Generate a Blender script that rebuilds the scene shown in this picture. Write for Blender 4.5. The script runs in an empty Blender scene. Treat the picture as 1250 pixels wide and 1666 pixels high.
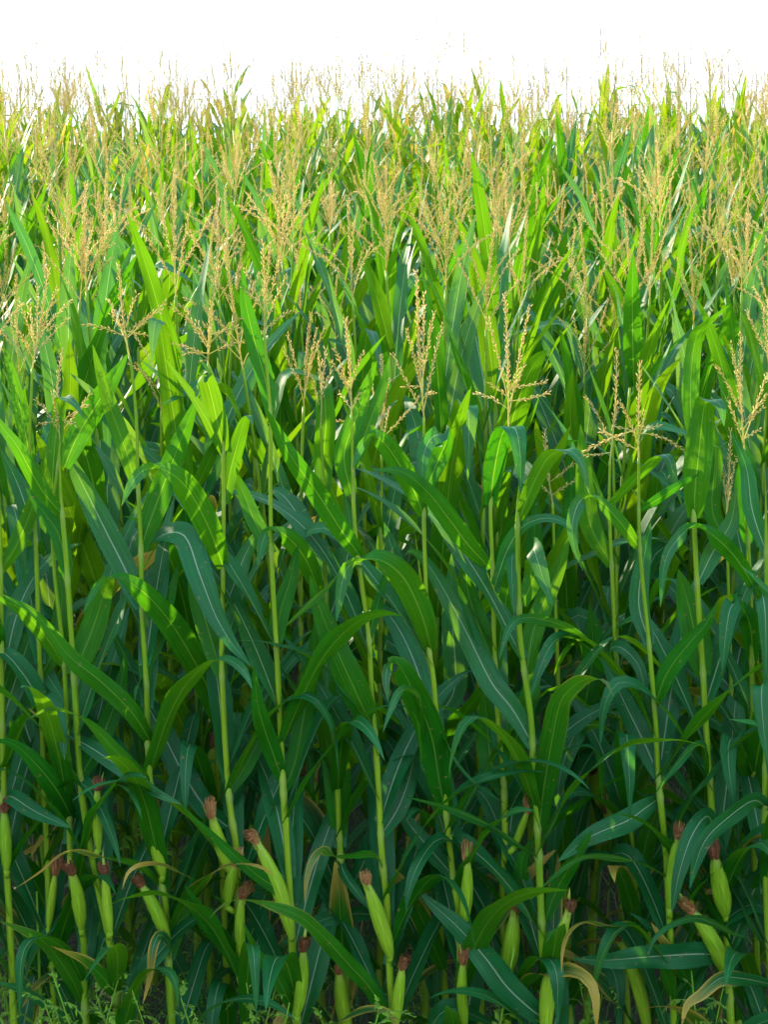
import bpy, math, random
import numpy as np
from mathutils import Vector, Matrix

random.seed(7)
rng = np.random.default_rng(11)
R = math.radians
scene = bpy.context.scene
col = scene.collection

# ------------------------------------------------------------------ camera
FPX = 2700.0            # focal length in photograph pixels (photo 1250 x 1666)
PITCH = R(10.0)
Y0 = 4.5                # distance of the front row
ZC = 2.98
cam_d = bpy.data.cameras.new('camera')
cam = bpy.data.objects.new('camera', cam_d)
col.objects.link(cam)
cam.location = (0, 0, ZC)
cam.rotation_euler = (math.pi / 2 - PITCH, 0, 0)
cam_d.sensor_fit = 'VERTICAL'
cam_d.sensor_height = 36.0
cam_d.sensor_width = 36.0
cam_d.lens = FPX / 1666 * 36.0
cam_d.clip_start = 0.05
cam_d.clip_end = 20000
scene.camera = cam

# ------------------------------------------------------------------ world and sun
SUN_EL, SUN_ROT = R(18.5), R(-44)
world = bpy.data.worlds.new('World')
scene.world = world
world.use_nodes = True
wn = world.node_tree.nodes
wl = world.node_tree.links
bg = wn['Background']
sky = wn.new('ShaderNodeTexSky')
sky.sky_type = 'NISHITA'
sky.sun_disc = False
sky.sun_elevation = SUN_EL
sky.sun_rotation = SUN_ROT
sky.air_density = 1.0
sky.dust_density = 1.0
sky.ozone_density = 2.0
# a thin bright haze over the sky: the clear-sky glow is capped and mixed with an even white veil
cap = wn.new('ShaderNodeMix'); cap.data_type = 'RGBA'; cap.blend_type = 'DARKEN'
cap.inputs[0].default_value = 1.0
cap.inputs[7].default_value = (2.3, 2.3, 2.3, 1)
wl.new(sky.outputs[0], cap.inputs[6])
veil = wn.new('ShaderNodeMix'); veil.data_type = 'RGBA'
veil.inputs[0].default_value = 0.62
veil.inputs[7].default_value = (2.6, 3.3, 4.4, 1)
wl.new(cap.outputs[2], veil.inputs[6])
wl.new(veil.outputs[2], bg.inputs[0])
bg.inputs[1].default_value = 0.15
sun_d = bpy.data.lights.new('sun', 'SUN')
sun_d.energy = 2.2
sun_d.angle = R(0.5)
sun_d.color = (1.0, 0.87, 0.64)
sun = bpy.data.objects.new('sun', sun_d)
col.objects.link(sun)
to_sun = Vector((math.sin(SUN_ROT) * math.cos(SUN_EL), math.cos(SUN_ROT) * math.cos(SUN_EL), math.sin(SUN_EL)))
sun.rotation_euler = to_sun.to_track_quat('Z', 'Y').to_euler()
sun.location = to_sun * 50

scene.view_settings.view_transform = 'Standard'
scene.view_settings.look = 'None'
scene.view_settings.exposure = 2.55
scene.view_settings.gamma = 1.0
scene.render.engine = 'CYCLES'
cy = scene.cycles
cy.use_denoising = True
cy.max_bounces = 10
cy.diffuse_bounces = 6
cy.glossy_bounces = 3
cy.transmission_bounces = 6
cy.caustics_reflective = False
cy.caustics_refractive = False

# ------------------------------------------------------------------ helpers
def ground_z(x, y):
    """the field climbs away from the camera to a crest, then falls away"""
    if y < 4.2:
        z = 0.0
    elif y < 17.0:
        z = (y - 4.2) * 0.128
        if y < 5.0:
            z *= (y - 4.2) / 0.8
    else:
        t = y - 17.0
        z = 1.638 + 0.128 * t - 0.03 * t * t if t < 5 else 1.528 - 0.17 * (t - 5) if t < 45 else -5.272
    return z

CP, SP = math.cos(PITCH), math.sin(PITCH)
def at(px, py, Y):
    """point at distance Y seen at photograph pixel (px, py)"""
    a = (px - 625.0) / FPX
    b = -(py - 833.0) / FPX
    d = np.array([a, CP + b * SP, -SP + b * CP])
    return np.array([0, 0, ZC]) + d * (Y / d[1])

def tag(o, label=None, cat=None, group=None, kind=None):
    if label: o['label'] = label
    if cat: o['category'] = cat
    if group: o['group'] = group
    if kind: o['kind'] = kind
    return o

class MB:
    """collects vertices, faces and two point attributes into one mesh"""
    def __init__(s):
        s.v, s.q, s.t, s.a, s.c, s.n = [], [], [], [], [], 0
    def add(s, v, quads=None, tris=None, a=None, c=None):
        v = np.asarray(v, float).reshape(-1, 3)
        m = len(v)
        s.v.append(v)
        s.a.append(np.zeros((m, 3)) if a is None else np.broadcast_to(np.asarray(a, float), (m, 3)))
        s.c.append(np.full((m, 3), 0.5) if c is None else np.broadcast_to(np.asarray(c, float), (m, 3)))
        if quads is not None and len(quads): s.q.append(np.asarray(quads, int) + s.n)
        if tris is not None and len(tris): s.t.append(np.asarray(tris, int) + s.n)
        s.n += m
    def merge(s, o, M):
        """take over another builder's arrays, moved by the 4x4 matrix M"""
        v = np.concatenate(o.v)
        M = np.asarray(M)
        v = v @ M[:3, :3].T + M[:3, 3]
        s.v.append(v); s.a.append(np.concatenate(o.a)); s.c.append(np.concatenate(o.c))
        if o.q: s.q.append(np.concatenate(o.q) + s.n)
        if o.t: s.t.append(np.concatenate(o.t) + s.n)
        s.n += len(v)
    def mesh(s, name, mat, smooth=True):
        me = bpy.data.meshes.new(name)
        v = np.concatenate(s.v)
        q = np.concatenate(s.q) if s.q else np.zeros((0, 4), int)
        t = np.concatenate(s.t) if s.t else np.zeros((0, 3), int)
        me.vertices.add(len(v))
        me.vertices.foreach_set('co', v.astype(np.float32).ravel())
        loops = np.concatenate([q.ravel(), t.ravel()]).astype(np.int32)
        me.loops.add(len(loops))
        me.loops.foreach_set('vertex_index', loops)
        starts = np.concatenate([np.arange(len(q)) * 4, len(q) * 4 + np.arange(len(t)) * 3]).astype(np.int32)
        me.polygons.add(len(starts))
        me.polygons.foreach_set('loop_start', starts)
        me.polygons.foreach_set('use_smooth', np.full(len(starts), smooth))
        for nm, arr in (('leaf', s.a), ('tint', s.c)):
            at_ = me.attributes.new(nm, 'FLOAT_VECTOR', 'POINT')
            at_.data.foreach_set('vector', np.concatenate(arr).astype(np.float32).ravel())
        me.update(calc_edges=True)
        if mat: me.materials.append(mat)
        return me
    def build(s, name, mat, parent=None, smooth=True):
        o = bpy.data.objects.new(name, s.mesh(name, mat, smooth))
        col.objects.link(o)
        if parent is not None: o.parent = parent
        return o

def nrm(v):
    return v / (np.linalg.norm(v, axis=-1, keepdims=True) + 1e-12)

def spline(P, n):
    """Catmull-Rom through P (any number of columns), n samples evenly spaced along the first three"""
    P = np.asarray(P, float)
    E = np.vstack([2 * P[0] - P[1], P, 2 * P[-1] - P[-2]])
    out = []
    for i in range(len(P) - 1):
        p0, p1, p2, p3 = E[i:i + 4]
        for t in np.linspace(0, 1, 14, endpoint=False):
            out.append(0.5 * (2 * p1 + (p2 - p0) * t + (2 * p0 - 5 * p1 + 4 * p2 - p3) * t * t + (3 * p1 - p0 - 3 * p2 + p3) * t ** 3))
    out.append(P[-1])
    out = np.array(out)
    d = np.concatenate([[0], np.cumsum(np.linalg.norm(np.diff(out[:, :3], axis=0), axis=1))])
    s = np.linspace(0, d[-1], n)
    return np.stack([np.interp(s, d, out[:, k]) for k in range(out.shape[1])], 1), d[-1]

def tube(mb, P, rad, sides=6, a=None, c=None, cap=True, wob=None):
    P = np.asarray(P, float)
    n = len(P)
    rad = np.broadcast_to(np.asarray(rad, float), (n,))
    T = nrm(np.gradient(P, axis=0))
    ref = np.array([1.0, 0, 0]) if abs(T[0][0]) < 0.8 else np.array([0, 1.0, 0])
    A = nrm(np.cross(T, ref)); B = np.cross(T, A)
    th = np.arange(sides) / sides * 2 * math.pi
    r = rad[:, None, None]
    if wob is not None: r = r * wob[:, :, None]
    V = P[:, None] + r * (np.cos(th)[None, :, None] * A[:, None] + np.sin(th)[None, :, None] * B[:, None])
    i = np.arange(n - 1)[:, None] * sides; j = np.arange(sides)[None]; k = (j + 1) % sides
    Q = np.stack([i + j, i + k, i + sides + k, i + sides + j], -1).reshape(-1, 4)
    V = V.reshape(-1, 3)
    if a is None:
        a = np.stack([np.tile(np.arange(sides) / sides, n), np.repeat(np.linspace(0, 1, n), sides), np.zeros(n * sides)], 1)
    T3 = []
    if cap and sides > 2:
        b0 = (n - 1) * sides
        T3 = [[b0, b0 + m, b0 + m + 1] for m in range(1, sides - 1)]
    mb.add(V, Q, T3, a, c)

# ------------------------------------------------------------------ materials
def new_mat(name):
    m = bpy.data.materials.new(name)
    m.use_nodes = True
    nt = m.node_tree
    nt.nodes.clear()
    return m, nt

class NT:
    def __init__(s, nt): s.nt = nt
    def n(s, kind, **kw):
        x = s.nt.nodes.new(kind)
        for k, v in kw.items(): setattr(x, k, v)
        return x
    def link(s, a, b): s.nt.links.new(a, b)
    def val(s, sock, v):
        if hasattr(v, 'node') or isinstance(v, bpy.types.NodeSocket): s.link(v, sock)
        else: sock.default_value = v
    def math(s, op, a, b=None, clamp=False):
        x = s.n('ShaderNodeMath', operation=op, use_clamp=clamp)
        s.val(x.inputs[0], a)
        if b is not None: s.val(x.inputs[1], b)
        return x.outputs[0]
    def mix(s, f, a, b, blend='MIX'):
        x = s.n('ShaderNodeMix', data_type='RGBA', blend_type=blend)
        s.val(x.inputs[0], f); s.val(x.inputs[6], a); s.val(x.inputs[7], b)
        return x.outputs[2]
    def ramp(s, f, lo, hi, a=0.0, b=1.0):
        x = s.n('ShaderNodeMapRange', interpolation_type='SMOOTHSTEP')
        s.val(x.inputs[0], f)
        for i, v in enumerate((lo, hi, a, b)): s.val(x.inputs[i + 1], v)
        return x.outputs[0]

def c4(r, g, b): return (r, g, b, 1.0)

def leaf_material():
    m, nt = new_mat('corn_leaf')
    N = NT(nt)
    at_ = N.n('ShaderNodeAttribute', attribute_name='leaf')
    ti = N.n('ShaderNodeAttribute', attribute_name='tint')
    sp = N.n('ShaderNodeSeparateXYZ'); N.link(at_.outputs['Vector'], sp.inputs[0])
    st = N.n('ShaderNodeSeparateXYZ'); N.link(ti.outputs['Vector'], st.inputs[0])
    u, v, dry = sp.outputs[0], sp.outputs[1], sp.outputs[2]
    geo = N.n('ShaderNodeNewGeometry')
    back = geo.outputs['Backfacing']
    tc = N.n('ShaderNodeTexCoord')
    # patchy variation along the blade
    no = N.n('ShaderNodeTexNoise'); no.inputs['Scale'].default_value = 9.0; no.inputs['Detail'].default_value = 3.0
    N.link(tc.outputs['Object'], no.inputs['Vector'])
    # parallel veins: noise stretched along the blade
    cb = N.n('ShaderNodeCombineXYZ'); N.link(N.math('MULTIPLY', u, 42.0), cb.inputs[0]); N.link(N.math('MULTIPLY', v, 3.0), cb.inputs[1]); N.link(N.math('MULTIPLY', st.outputs[0], 40.0), cb.inputs[2])
    vn = N.n('ShaderNodeTexNoise'); vn.inputs['Scale'].default_value = 1.0; vn.inputs['Detail'].default_value = 2.0
    N.link(cb.outputs[0], vn.inputs['Vector'])
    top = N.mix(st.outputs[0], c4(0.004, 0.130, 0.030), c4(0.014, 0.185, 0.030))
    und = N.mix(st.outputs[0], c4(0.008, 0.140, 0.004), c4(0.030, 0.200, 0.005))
    base = N.mix(back, top, und)
    vv = N.ramp(vn.outputs[0], 0.3, 0.7, 0.78, 1.18)
    vc = N.n('ShaderNodeCombineXYZ')
    for i in range(3): N.link(vv, vc.inputs[i])
    base = N.mix(1.0, base, vc.outputs[0], 'MULTIPLY')
    pv = N.ramp(no.outputs[0], 0.3, 0.7, 0.85, 1.12)
    pc = N.n('ShaderNodeCombineXYZ')
    for i in range(3): N.link(pv, pc.inputs[i])
    base = N.mix(1.0, base, pc.outputs[0], 'MULTIPLY')
    # midrib, thinning towards the tip
    du = N.math('ABSOLUTE', N.math('SUBTRACT', u, 0.5))
    wid = N.ramp(v, 0.0, 1.0, 0.036, 0.014)
    rib = N.math('SUBTRACT', 1.0, N.ramp(N.math('DIVIDE', du, wid), 0.55, 1.15), clamp=True)
    ribc = N.mix(back, c4(0.32, 0.43, 0.26), c4(0.11, 0.25, 0.02))
    base = N.mix(N.math('MULTIPLY', rib, 0.9), base, ribc)
    # dry, yellowed part with an uneven border
    dn = N.math('ADD', dry, N.math('MULTIPLY', N.math('SUBTRACT', vn.outputs[0], 0.5), 0.9))
    dm = N.ramp(dn, 0.25, 0.75)
    dcol = N.mix(no.outputs[0], c4(0.46, 0.25, 0.03), c4(0.50, 0.42, 0.07))
    base = N.mix(N.math('MULTIPLY', dm, N.ramp(dry, 0.02, 0.25)), base, dcol)
    sk = N.n('ShaderNodeTexNoise'); sk.inputs['Scale'].default_value = 75.0; sk.inputs['Detail'].default_value = 1.0
    N.link(tc.outputs['Object'], sk.inputs['Vector'])
    spk = N.math('MULTIPLY', N.ramp(sk.outputs[0], 0.70, 0.76), 0.8)
    base = N.mix(spk, base, c4(0.24, 0.17, 0.05))
    trn = N.mix(st.outputs[0], c4(0.045, 0.22, 0.003), c4(0.30, 0.40, 0.003))
    trn = N.mix(1.0, trn, vc.outputs[0], 'MULTIPLY')
    trn = N.mix(N.math('MULTIPLY', rib, 0.7), trn, c4(0.26, 0.46, 0.02))
    trn = N.mix(N.math('MULTIPLY', dm, N.ramp(dry, 0.02, 0.25)), trn, c4(0.5, 0.32, 0.06))
    bp = N.n('ShaderNodeBump'); bp.inputs['Strength'].default_value = 0.25; bp.inputs['Distance'].default_value = 0.002
    N.link(N.math('ADD', vn.outputs[0], N.math('MULTIPLY', rib, -1.0)), bp.inputs['Height'])
    pr = N.n('ShaderNodeBsdfPrincipled')
    N.link(N.math('SUBTRACT', 0.42, N.math('MULTIPLY', back, 0.20)), pr.inputs['Specular IOR Level'])
    N.link(base, pr.inputs['Base Color'])
    N.val(pr.inputs['Roughness'], N.ramp(no.outputs[0], 0.3, 0.7, 0.46, 0.60))
    N.link(bp.outputs[0], pr.inputs['Normal'])
    tr = N.n('ShaderNodeBsdfTranslucent'); N.link(trn, tr.inputs[0]); N.link(bp.outputs[0], tr.inputs[1])
    mx = N.n('ShaderNodeMixShader'); mx.inputs[0].default_value = 0.5
    N.link(pr.outputs[0], mx.inputs[1]); N.link(tr.outputs[0], mx.inputs[2])
    out = N.n('ShaderNodeOutputMaterial'); N.link(mx.outputs[0], out.inputs[0])
    return m

def plant_material(name, ca, cb_, tc_, tf, rough, stripes=0.0, scale=30.0, cc=None):
    """colours ca..cb_ by the tint attribute and noise, cc where leaf.z = 1; fine stripes along the part; partly translucent"""
    m, nt = new_mat(name)
    N = NT(nt)
    at_ = N.n('ShaderNodeAttribute', attribute_name='leaf')
    ti = N.n('ShaderNodeAttribute', attribute_name='tint')
    sp = N.n('ShaderNodeSeparateXYZ'); N.link(at_.outputs['Vector'], sp.inputs[0])
    st = N.n('ShaderNodeSeparateXYZ'); N.link(ti.outputs['Vector'], st.inputs[0])
    tc = N.n('ShaderNodeTexCoord')
    no = N.n('ShaderNodeTexNoise'); no.inputs['Scale'].default_value = scale; no.inputs['Detail'].default_value = 3.0
    N.link(tc.outputs['Object'], no.inputs['Vector'])
    f = N.math('ADD', st.outputs[0], N.math('MULTIPLY', N.math('SUBTRACT', no.outputs[0], 0.5), 0.8), clamp=True)
    base = N.mix(f, c4(*ca), c4(*cb_))
    if stripes:
        cb = N.n('ShaderNodeCombineXYZ'); N.link(N.math('MULTIPLY', sp.outputs[0], 40.0), cb.inputs[0]); N.link(N.math('MULTIPLY', sp.outputs[1], 3.0), cb.inputs[1])
        vn = N.n('ShaderNodeTexNoise'); vn.inputs['Scale'].default_value = 1.0
        N.link(cb.outputs[0], vn.inputs['Vector'])
        vv = N.ramp(vn.outputs[0], 0.3, 0.7, 1 - stripes, 1 + stripes)
        vc = N.n('ShaderNodeCombineXYZ')
        for i in range(3): N.link(vv, vc.inputs[i])
        base = N.mix(1.0, base, vc.outputs[0], 'MULTIPLY')
    if cc: base = N.mix(sp.outputs[2], base, c4(*cc))
    pr = N.n('ShaderNodeBsdfPrincipled')
    N.link(base, pr.inputs['Base Color']); pr.inputs['Roughness'].default_value = rough; pr.inputs['Specular IOR Level'].default_value = 0.22
    out = N.n('ShaderNodeOutputMaterial')
    if tf > 0:
        tr = N.n('ShaderNodeBsdfTranslucent')
        N.link(N.mix(0.5, base, c4(*tc_)), tr.inputs[0])
        mx = N.n('ShaderNodeMixShader'); mx.inputs[0].default_value = tf
        N.link(pr.outputs[0], mx.inputs[1]); N.link(tr.outputs[0], mx.inputs[2])
        N.link(mx.outputs[0], out.inputs[0])
    else:
        N.link(pr.outputs[0], out.inputs[0])
    return m

M_LEAF = leaf_material()
M_STALK = plant_material('corn_stalk', (0.13, 0.26, 0.009), (0.23, 0.35, 0.017), (0.3, 0.45, 0.01), 0.15, 0.42, 0.22, 14.0, cc=(0.30, 0.36, 0.12))
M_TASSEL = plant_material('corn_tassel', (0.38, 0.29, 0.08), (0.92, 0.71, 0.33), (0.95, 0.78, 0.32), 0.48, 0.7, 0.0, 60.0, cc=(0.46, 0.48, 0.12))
M_HUSK = plant_material('corn_husk', (0.15, 0.31, 0.010), (0.26, 0.40, 0.020), (0.3, 0.5, 0.01), 0.15, 0.5, 0.34, 26.0, cc=(0.40, 0.36, 0.12))
M_SILK = plant_material('corn_silk', (0.17, 0.06, 0.03), (0.46, 0.22, 0.07), (0.4, 0.15, 0.05), 0.2, 0.6, 0.0, 90.0)
M_WEED = plant_material('weed_leaf', (0.12, 0.30, 0.015), (0.26, 0.46, 0.04), (0.25, 0.55, 0.04), 0.4, 0.6, 0.0, 25.0, cc=(0.16, 0.26, 0.08))
M_GRASS = plant_material('grass_blade', (0.03, 0.13, 0.04), (0.08, 0.22, 0.06), (0.12, 0.35, 0.05), 0.35, 0.5, 0.0, 4.0, cc=(0.30, 0.22, 0.08))

def soil_material():
    m, nt = new_mat('soil')
    N = NT(nt)
    tc = N.n('ShaderNodeTexCoord')
    no = N.n('ShaderNodeTexNoise'); no.inputs['Scale'].default_value = 3.0; no.inputs['Detail'].default_value = 8.0
    N.link(tc.outputs['Object'], no.inputs['Vector'])
    n2 = N.n('ShaderNodeTexNoise'); n2.inputs['Scale'].default_value = 40.0; n2.inputs['Detail'].default_value = 6.0
    N.link(tc.outputs['Object'], n2.inputs['Vector'])
    c = N.mix(n2.outputs[0], c4(0.035, 0.026, 0.017), c4(0.085, 0.062, 0.04))
    c = N.mix(N.ramp(no.outputs[0], 0.42, 0.62), c, c4(0.035, 0.07, 0.02))
    bp = N.n('ShaderNodeBump'); bp.inputs['Strength'].default_value = 0.8; bp.inputs['Distance'].default_value = 0.03
    N.link(n2.outputs[0], bp.inputs['Height'])
    pr = N.n('ShaderNodeBsdfPrincipled'); N.link(c, pr.inputs['Base Color']); pr.inputs['Roughness'].default_value = 0.95
    N.link(bp.outputs[0], pr.inputs['Normal'])
    out = N.n('ShaderNodeOutputMaterial'); N.link(pr.outputs[0], out.inputs[0])
    return m

# ------------------------------------------------------------------ ground
gm = MB()
xs = np.concatenate([[-4000, -900, -250, -80, -40], np.arange(-20, 20.1, 0.5), [40, 80, 250, 900, 4000]])
ys = np.concatenate([[-4000, -900, -200, -50, -15, -5, 0, 2, 3, 4], np.arange(4.2, 24, 0.25), np.arange(25, 65, 4), [90, 200, 600, 1500, 5000]])
GX, GY = np.meshgrid(xs, ys)
GZ = np.array([[ground_z(x, y) for x in xs] for y in ys])
inner = (np.abs(GX) < 20) & (GY > 0) & (GY < 24)
GZ = GZ + inner * rng.normal(0, 0.012, GZ.shape)
nx, ny = len(xs), len(ys)
ii = (np.arange(ny - 1)[:, None] * nx + np.arange(nx - 1)[None]).ravel()
gm.add(np.stack([GX, GY, GZ], -1).reshape(-1, 3), np.stack([ii, ii + 1, ii + nx + 1, ii + nx], 1))
tag(gm.build('ground', soil_material()), kind='structure')

# ------------------------------------------------------------------ leaf, tassel, ear, stalk builders
def blade_width(v, b=0.55):
    """relative width along a corn blade: clasping base, widest at a third, long taper"""
    v = np.asarray(v)
    up = b + (1 - b) * np.sin(np.clip(v / 0.34, 0, 1) * math.pi / 2)
    dn = np.clip(1 - ((np.clip(v, 0.34, 1) - 0.34) / 0.66) ** 1.9, 0, 1) ** 0.85
    return np.where(v < 0.34, up, dn) + 0.004

def leaf_mb(mb, P, W, width, cols=7, ruffle=0.05, fold=0.28, dry=0.0, tint=0.5, rs=None):
    """P: midrib points, W: width vectors (unit, across the blade)"""
    rs = rs or random
    n = len(P)
    T = nrm(np.gradient(P, axis=0))
    W = nrm(W - T * (W * T).sum(1, keepdims=True))
    Nn = np.cross(W, T)            # the upper side of the blade
    Nn = nrm(Nn)
    v = np.linspace(0, 1, n)
    hw = blade_width(v) * width * 0.5
    t = np.linspace(-1, 1, cols)
    L = np.linalg.norm(np.diff(P, axis=0), axis=1).sum()
    k1, k2 = rs.uniform(2.6, 4.6) * L * 6, rs.uniform(2.6, 4.6) * L * 6
    p1, p2 = rs.uniform(0, 6.3), rs.uniform(0, 6.3)
    env = np.sin(np.clip(v * 1.15, 0, 1) * math.pi) ** 0.7
    f = fold * (1 + 1.6 * np.clip(1 - v / 0.12, 0, 1)) * (1 - 0.5 * v)
    rows = []
    for j, tj in enumerate(t):
        ph = np.sin(k1 * v + p1) if tj < 0 else np.sin(k2 * v + p2)
        h = f * hw * abs(tj) * (1.0 - 0.35 * abs(tj)) + ruffle * width * 4 * env * ph * abs(tj) ** 2.2 * 0.5
        rows.append(P + W * (hw * tj * (1 - 0.18 * f))[:, None] + Nn * h[:, None])
    V = np.stack(rows, 1).reshape(-1, 3)
    i = np.arange(n - 1)[:, None] * cols; j = np.arange(cols - 1)[None]
    Q = np.stack([i + j, i + j + 1, i + cols + j + 1, i + cols + j], -1).reshape(-1, 4)
    U = np.tile((t + 1) / 2, n); VV = np.repeat(v, cols)
    D = dry * np.clip((VV - 0.35) / 0.6, 0, 1) + dry * 0.8 * np.clip((np.abs(U - 0.5) - 0.33) * 6, 0, 1) * np.clip((VV - 0.15) * 3, 0, 1)
    D = np.maximum(D, np.clip((VV - 0.97) * 20, 0, 1) * 0.5)
    mb.add(V, Q, None, np.stack([U, VV, D], 1), (tint, tint, tint))

def auto_leaf(rs, base, az, length, width, th0, bend, kink=0.0, n=18, side=0.0):
    """midrib that leaves the stalk at th0 from the vertical and bends outwards; kink folds the tip down"""
    s = np.linspace(0, 1, n)
    th = th0 + bend * s ** rs.uniform(1.4, 2.3)
    if kink:
        k0 = rs.uniform(0.5, 0.8)
        th = th + kink / (1 + np.exp(-(s - k0) * 38))
    th = np.minimum(th, R(176))
    a = az + side * s ** 1.5
    d = np.stack([np.sin(th) * np.cos(a), np.sin(th) * np.sin(a), np.cos(th)], 1)
    step = length / (n - 1)
    P = base + np.concatenate([[[0, 0, 0]], np.cumsum(d[:-1] * step, axis=0)])
    Wv = np.stack([np.sin(a), -np.cos(a), np.zeros(n)], 1)
    tw = rs.uniform(-0.9, 0.9) * s ** 1.3 + rs.uniform(-0.25, 0.25)
    T = nrm(np.gradient(P, axis=0))
    Nn = np.cross(Wv, T)
    W = Wv * np.cos(tw)[:, None] + Nn * np.sin(tw)[:, None]
    return P, W

OCT = np.array([[0, 0, 0], [1, 0, .45], [0, 1, .45], [-1, 0, .45], [0, -1, .45], [0, 0, 1]], float)
OCT_T = np.array([[0, 2, 1], [0, 3, 2], [0, 4, 3], [0, 1, 4], [5, 1, 2], [5, 2, 3], [5, 3, 4], [5, 4, 1]])

def tassel_branch(mb, rs, P, r, gap=0.0065, size=0.0105, per=2, bare=0.15, detail=True, splay=0.45, tint=0.5):
    """one tassel branch: a thin stem set with spikelets"""
    n = len(P)
    tube(mb, P, np.linspace(r, r * 0.45, n), 4 if detail else 3, a=(0, 0, 0.75), c=(tint,) * 3)
    d = np.concatenate([[0], np.cumsum(np.linalg.norm(np.diff(P, axis=0), axis=1))])
    L = d[-1]
    T = nrm(np.gradient(P, axis=0))
    m = max(3, int(L * (1 - bare) / gap))
    ss = np.linspace(L * bare, L, m)
    C = np.stack([np.interp(ss, d, P[:, k]) for k in range(3)], 1)
    TT = nrm(np.stack([np.interp(ss, d, T[:, k]) for k in range(3)], 1))
    C = np.repeat(C, per, 0); TT = np.repeat(TT, per, 0)
    k = len(C)
    ang = np.arange(k) * 2.4 + np.array([rs.uniform(-.5, .5) for _ in range(k)])
    ref = np.where(np.abs(TT[:, :1]) < 0.8, np.array([[1.0, 0, 0]]), np.array([[0, 1.0, 0]]))
    A = nrm(np.cross(TT, ref)); B = np.cross(TT, A)
    out = A * np.cos(ang)[:, None] + B * np.sin(ang)[:, None]
    sp = np.array([rs.uniform(0.5, 1.4) for _ in range(k)])[:, None] * splay
    D = nrm(TT + out * sp)
    X = nrm(np.cross(D, TT + 0.01)); Yv = np.cross(D, X)
    ln = np.array([rs.uniform(0.7, 1.25) for _ in range(k)]) * size
    wd = ln * 0.135
    V = (C + out * r)[:, None] + OCT[None, :, :1] * (X * wd[:, None])[:, None] + OCT[None, :, 1:2] * (Yv * wd[:, None])[:, None] + OCT[None, :, 2:] * (D * ln[:, None])[:, None]
    tr = np.arange(k)[:, None, None] * 6 + OCT_T[None]
    tn = np.clip(tint + np.array([rs.uniform(-.35, .35) for _ in range(k)]), 0, 1)
    gr = np.array([0.6 if rs.random() < 0.3 - 0.25 * tint else 0.0 for _ in range(k)])
    a = np.zeros((k * 6, 3)); a[:, 2] = np.repeat(gr, 6)
    mb.add(V.reshape(-1, 3), None, tr.reshape(-1, 3), a, np.repeat(tn, 6)[:, None] * np.ones((1, 3)))

def auto_tassel(mb, rs, base, axis, length=0.26, nb=9, detail=True, open_=1.0, trange=(.3, 1.0)):
    axis = nrm(np.asarray(axis, float))
    bend = np.array([rs.uniform(-1, 1), rs.uniform(-1, 1), 0]) * 0.035
    n = 9 if detail else 6
    s = np.linspace(0, 1, n)[:, None]
    sp = base + axis * s * length + bend * s ** 2
    kw = dict(gap=0.0068, per=3, size=0.0110) if detail else dict(gap=0.015, per=3, size=0.019)
    tint = rs.uniform(*trange)
    tassel_branch(mb, rs, sp, 0.0022, bare=0.28, detail=detail, tint=tint, **kw)
    kw['per'] = 2
    for i in range(nb):
        f = 0.02 + 0.28 * i / nb
        o = base + axis * f * length
        az = i * 2.4 + rs.uniform(-.4, .4)
        th = R(rs.uniform(14, 44)) * open_
        L = length * rs.uniform(0.5, 0.85) * (1 - 0.5 * f)
        d = np.array([math.sin(th) * math.cos(az), math.sin(th) * math.sin(az), math.cos(th)])
        d = nrm(d + (axis - np.array([0, 0, 1.0])))
        dr = rs.uniform(-0.02, 0.07)
        m = 7 if detail else 5
        q = np.linspace(0, 1, m)[:, None]
        P = o + d * q * L + np.array([math.cos(az), math.sin(az), -0.8]) * dr * q ** 2
        tassel_branch(mb, rs, P, 0.0015, bare=0.2, detail=detail, tint=np.clip(tint + rs.uniform(-.2, .2), 0, 1), **kw)

def stalk_mb(mb, P, r0, r1, nodes, sides=10, tint=0.5, point=False):
    """P: dense centre line from ground to tassel; nodes: heights 0..1 of the leaf collars"""
    n = len(P)
    s = np.linspace(0, 1, n)
    rad = r0 + (r1 - r0) * s ** 1.3
    if point: rad = rad * np.clip((1 - s) / .10, .06, 1)
    z = np.zeros(n)
    for k in nodes:
        rad = rad * (1 + 0.24 * np.exp(-((s - k) / 0.005) ** 2))
        z = np.maximum(z, np.exp(-((s - k) / 0.008) ** 2))
        rad = rad * np.where((s < k) & (s > k - 0.05), 1.07, 1.0)     # the leaf sheath below its collar
    a = np.stack([np.tile(np.arange(sides) / sides, n), np.repeat(s * 6, sides), np.repeat(z * 0.35, sides)], 1)
    tube(mb, P, rad, sides, a=a, c=(tint,) * 3)

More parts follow.
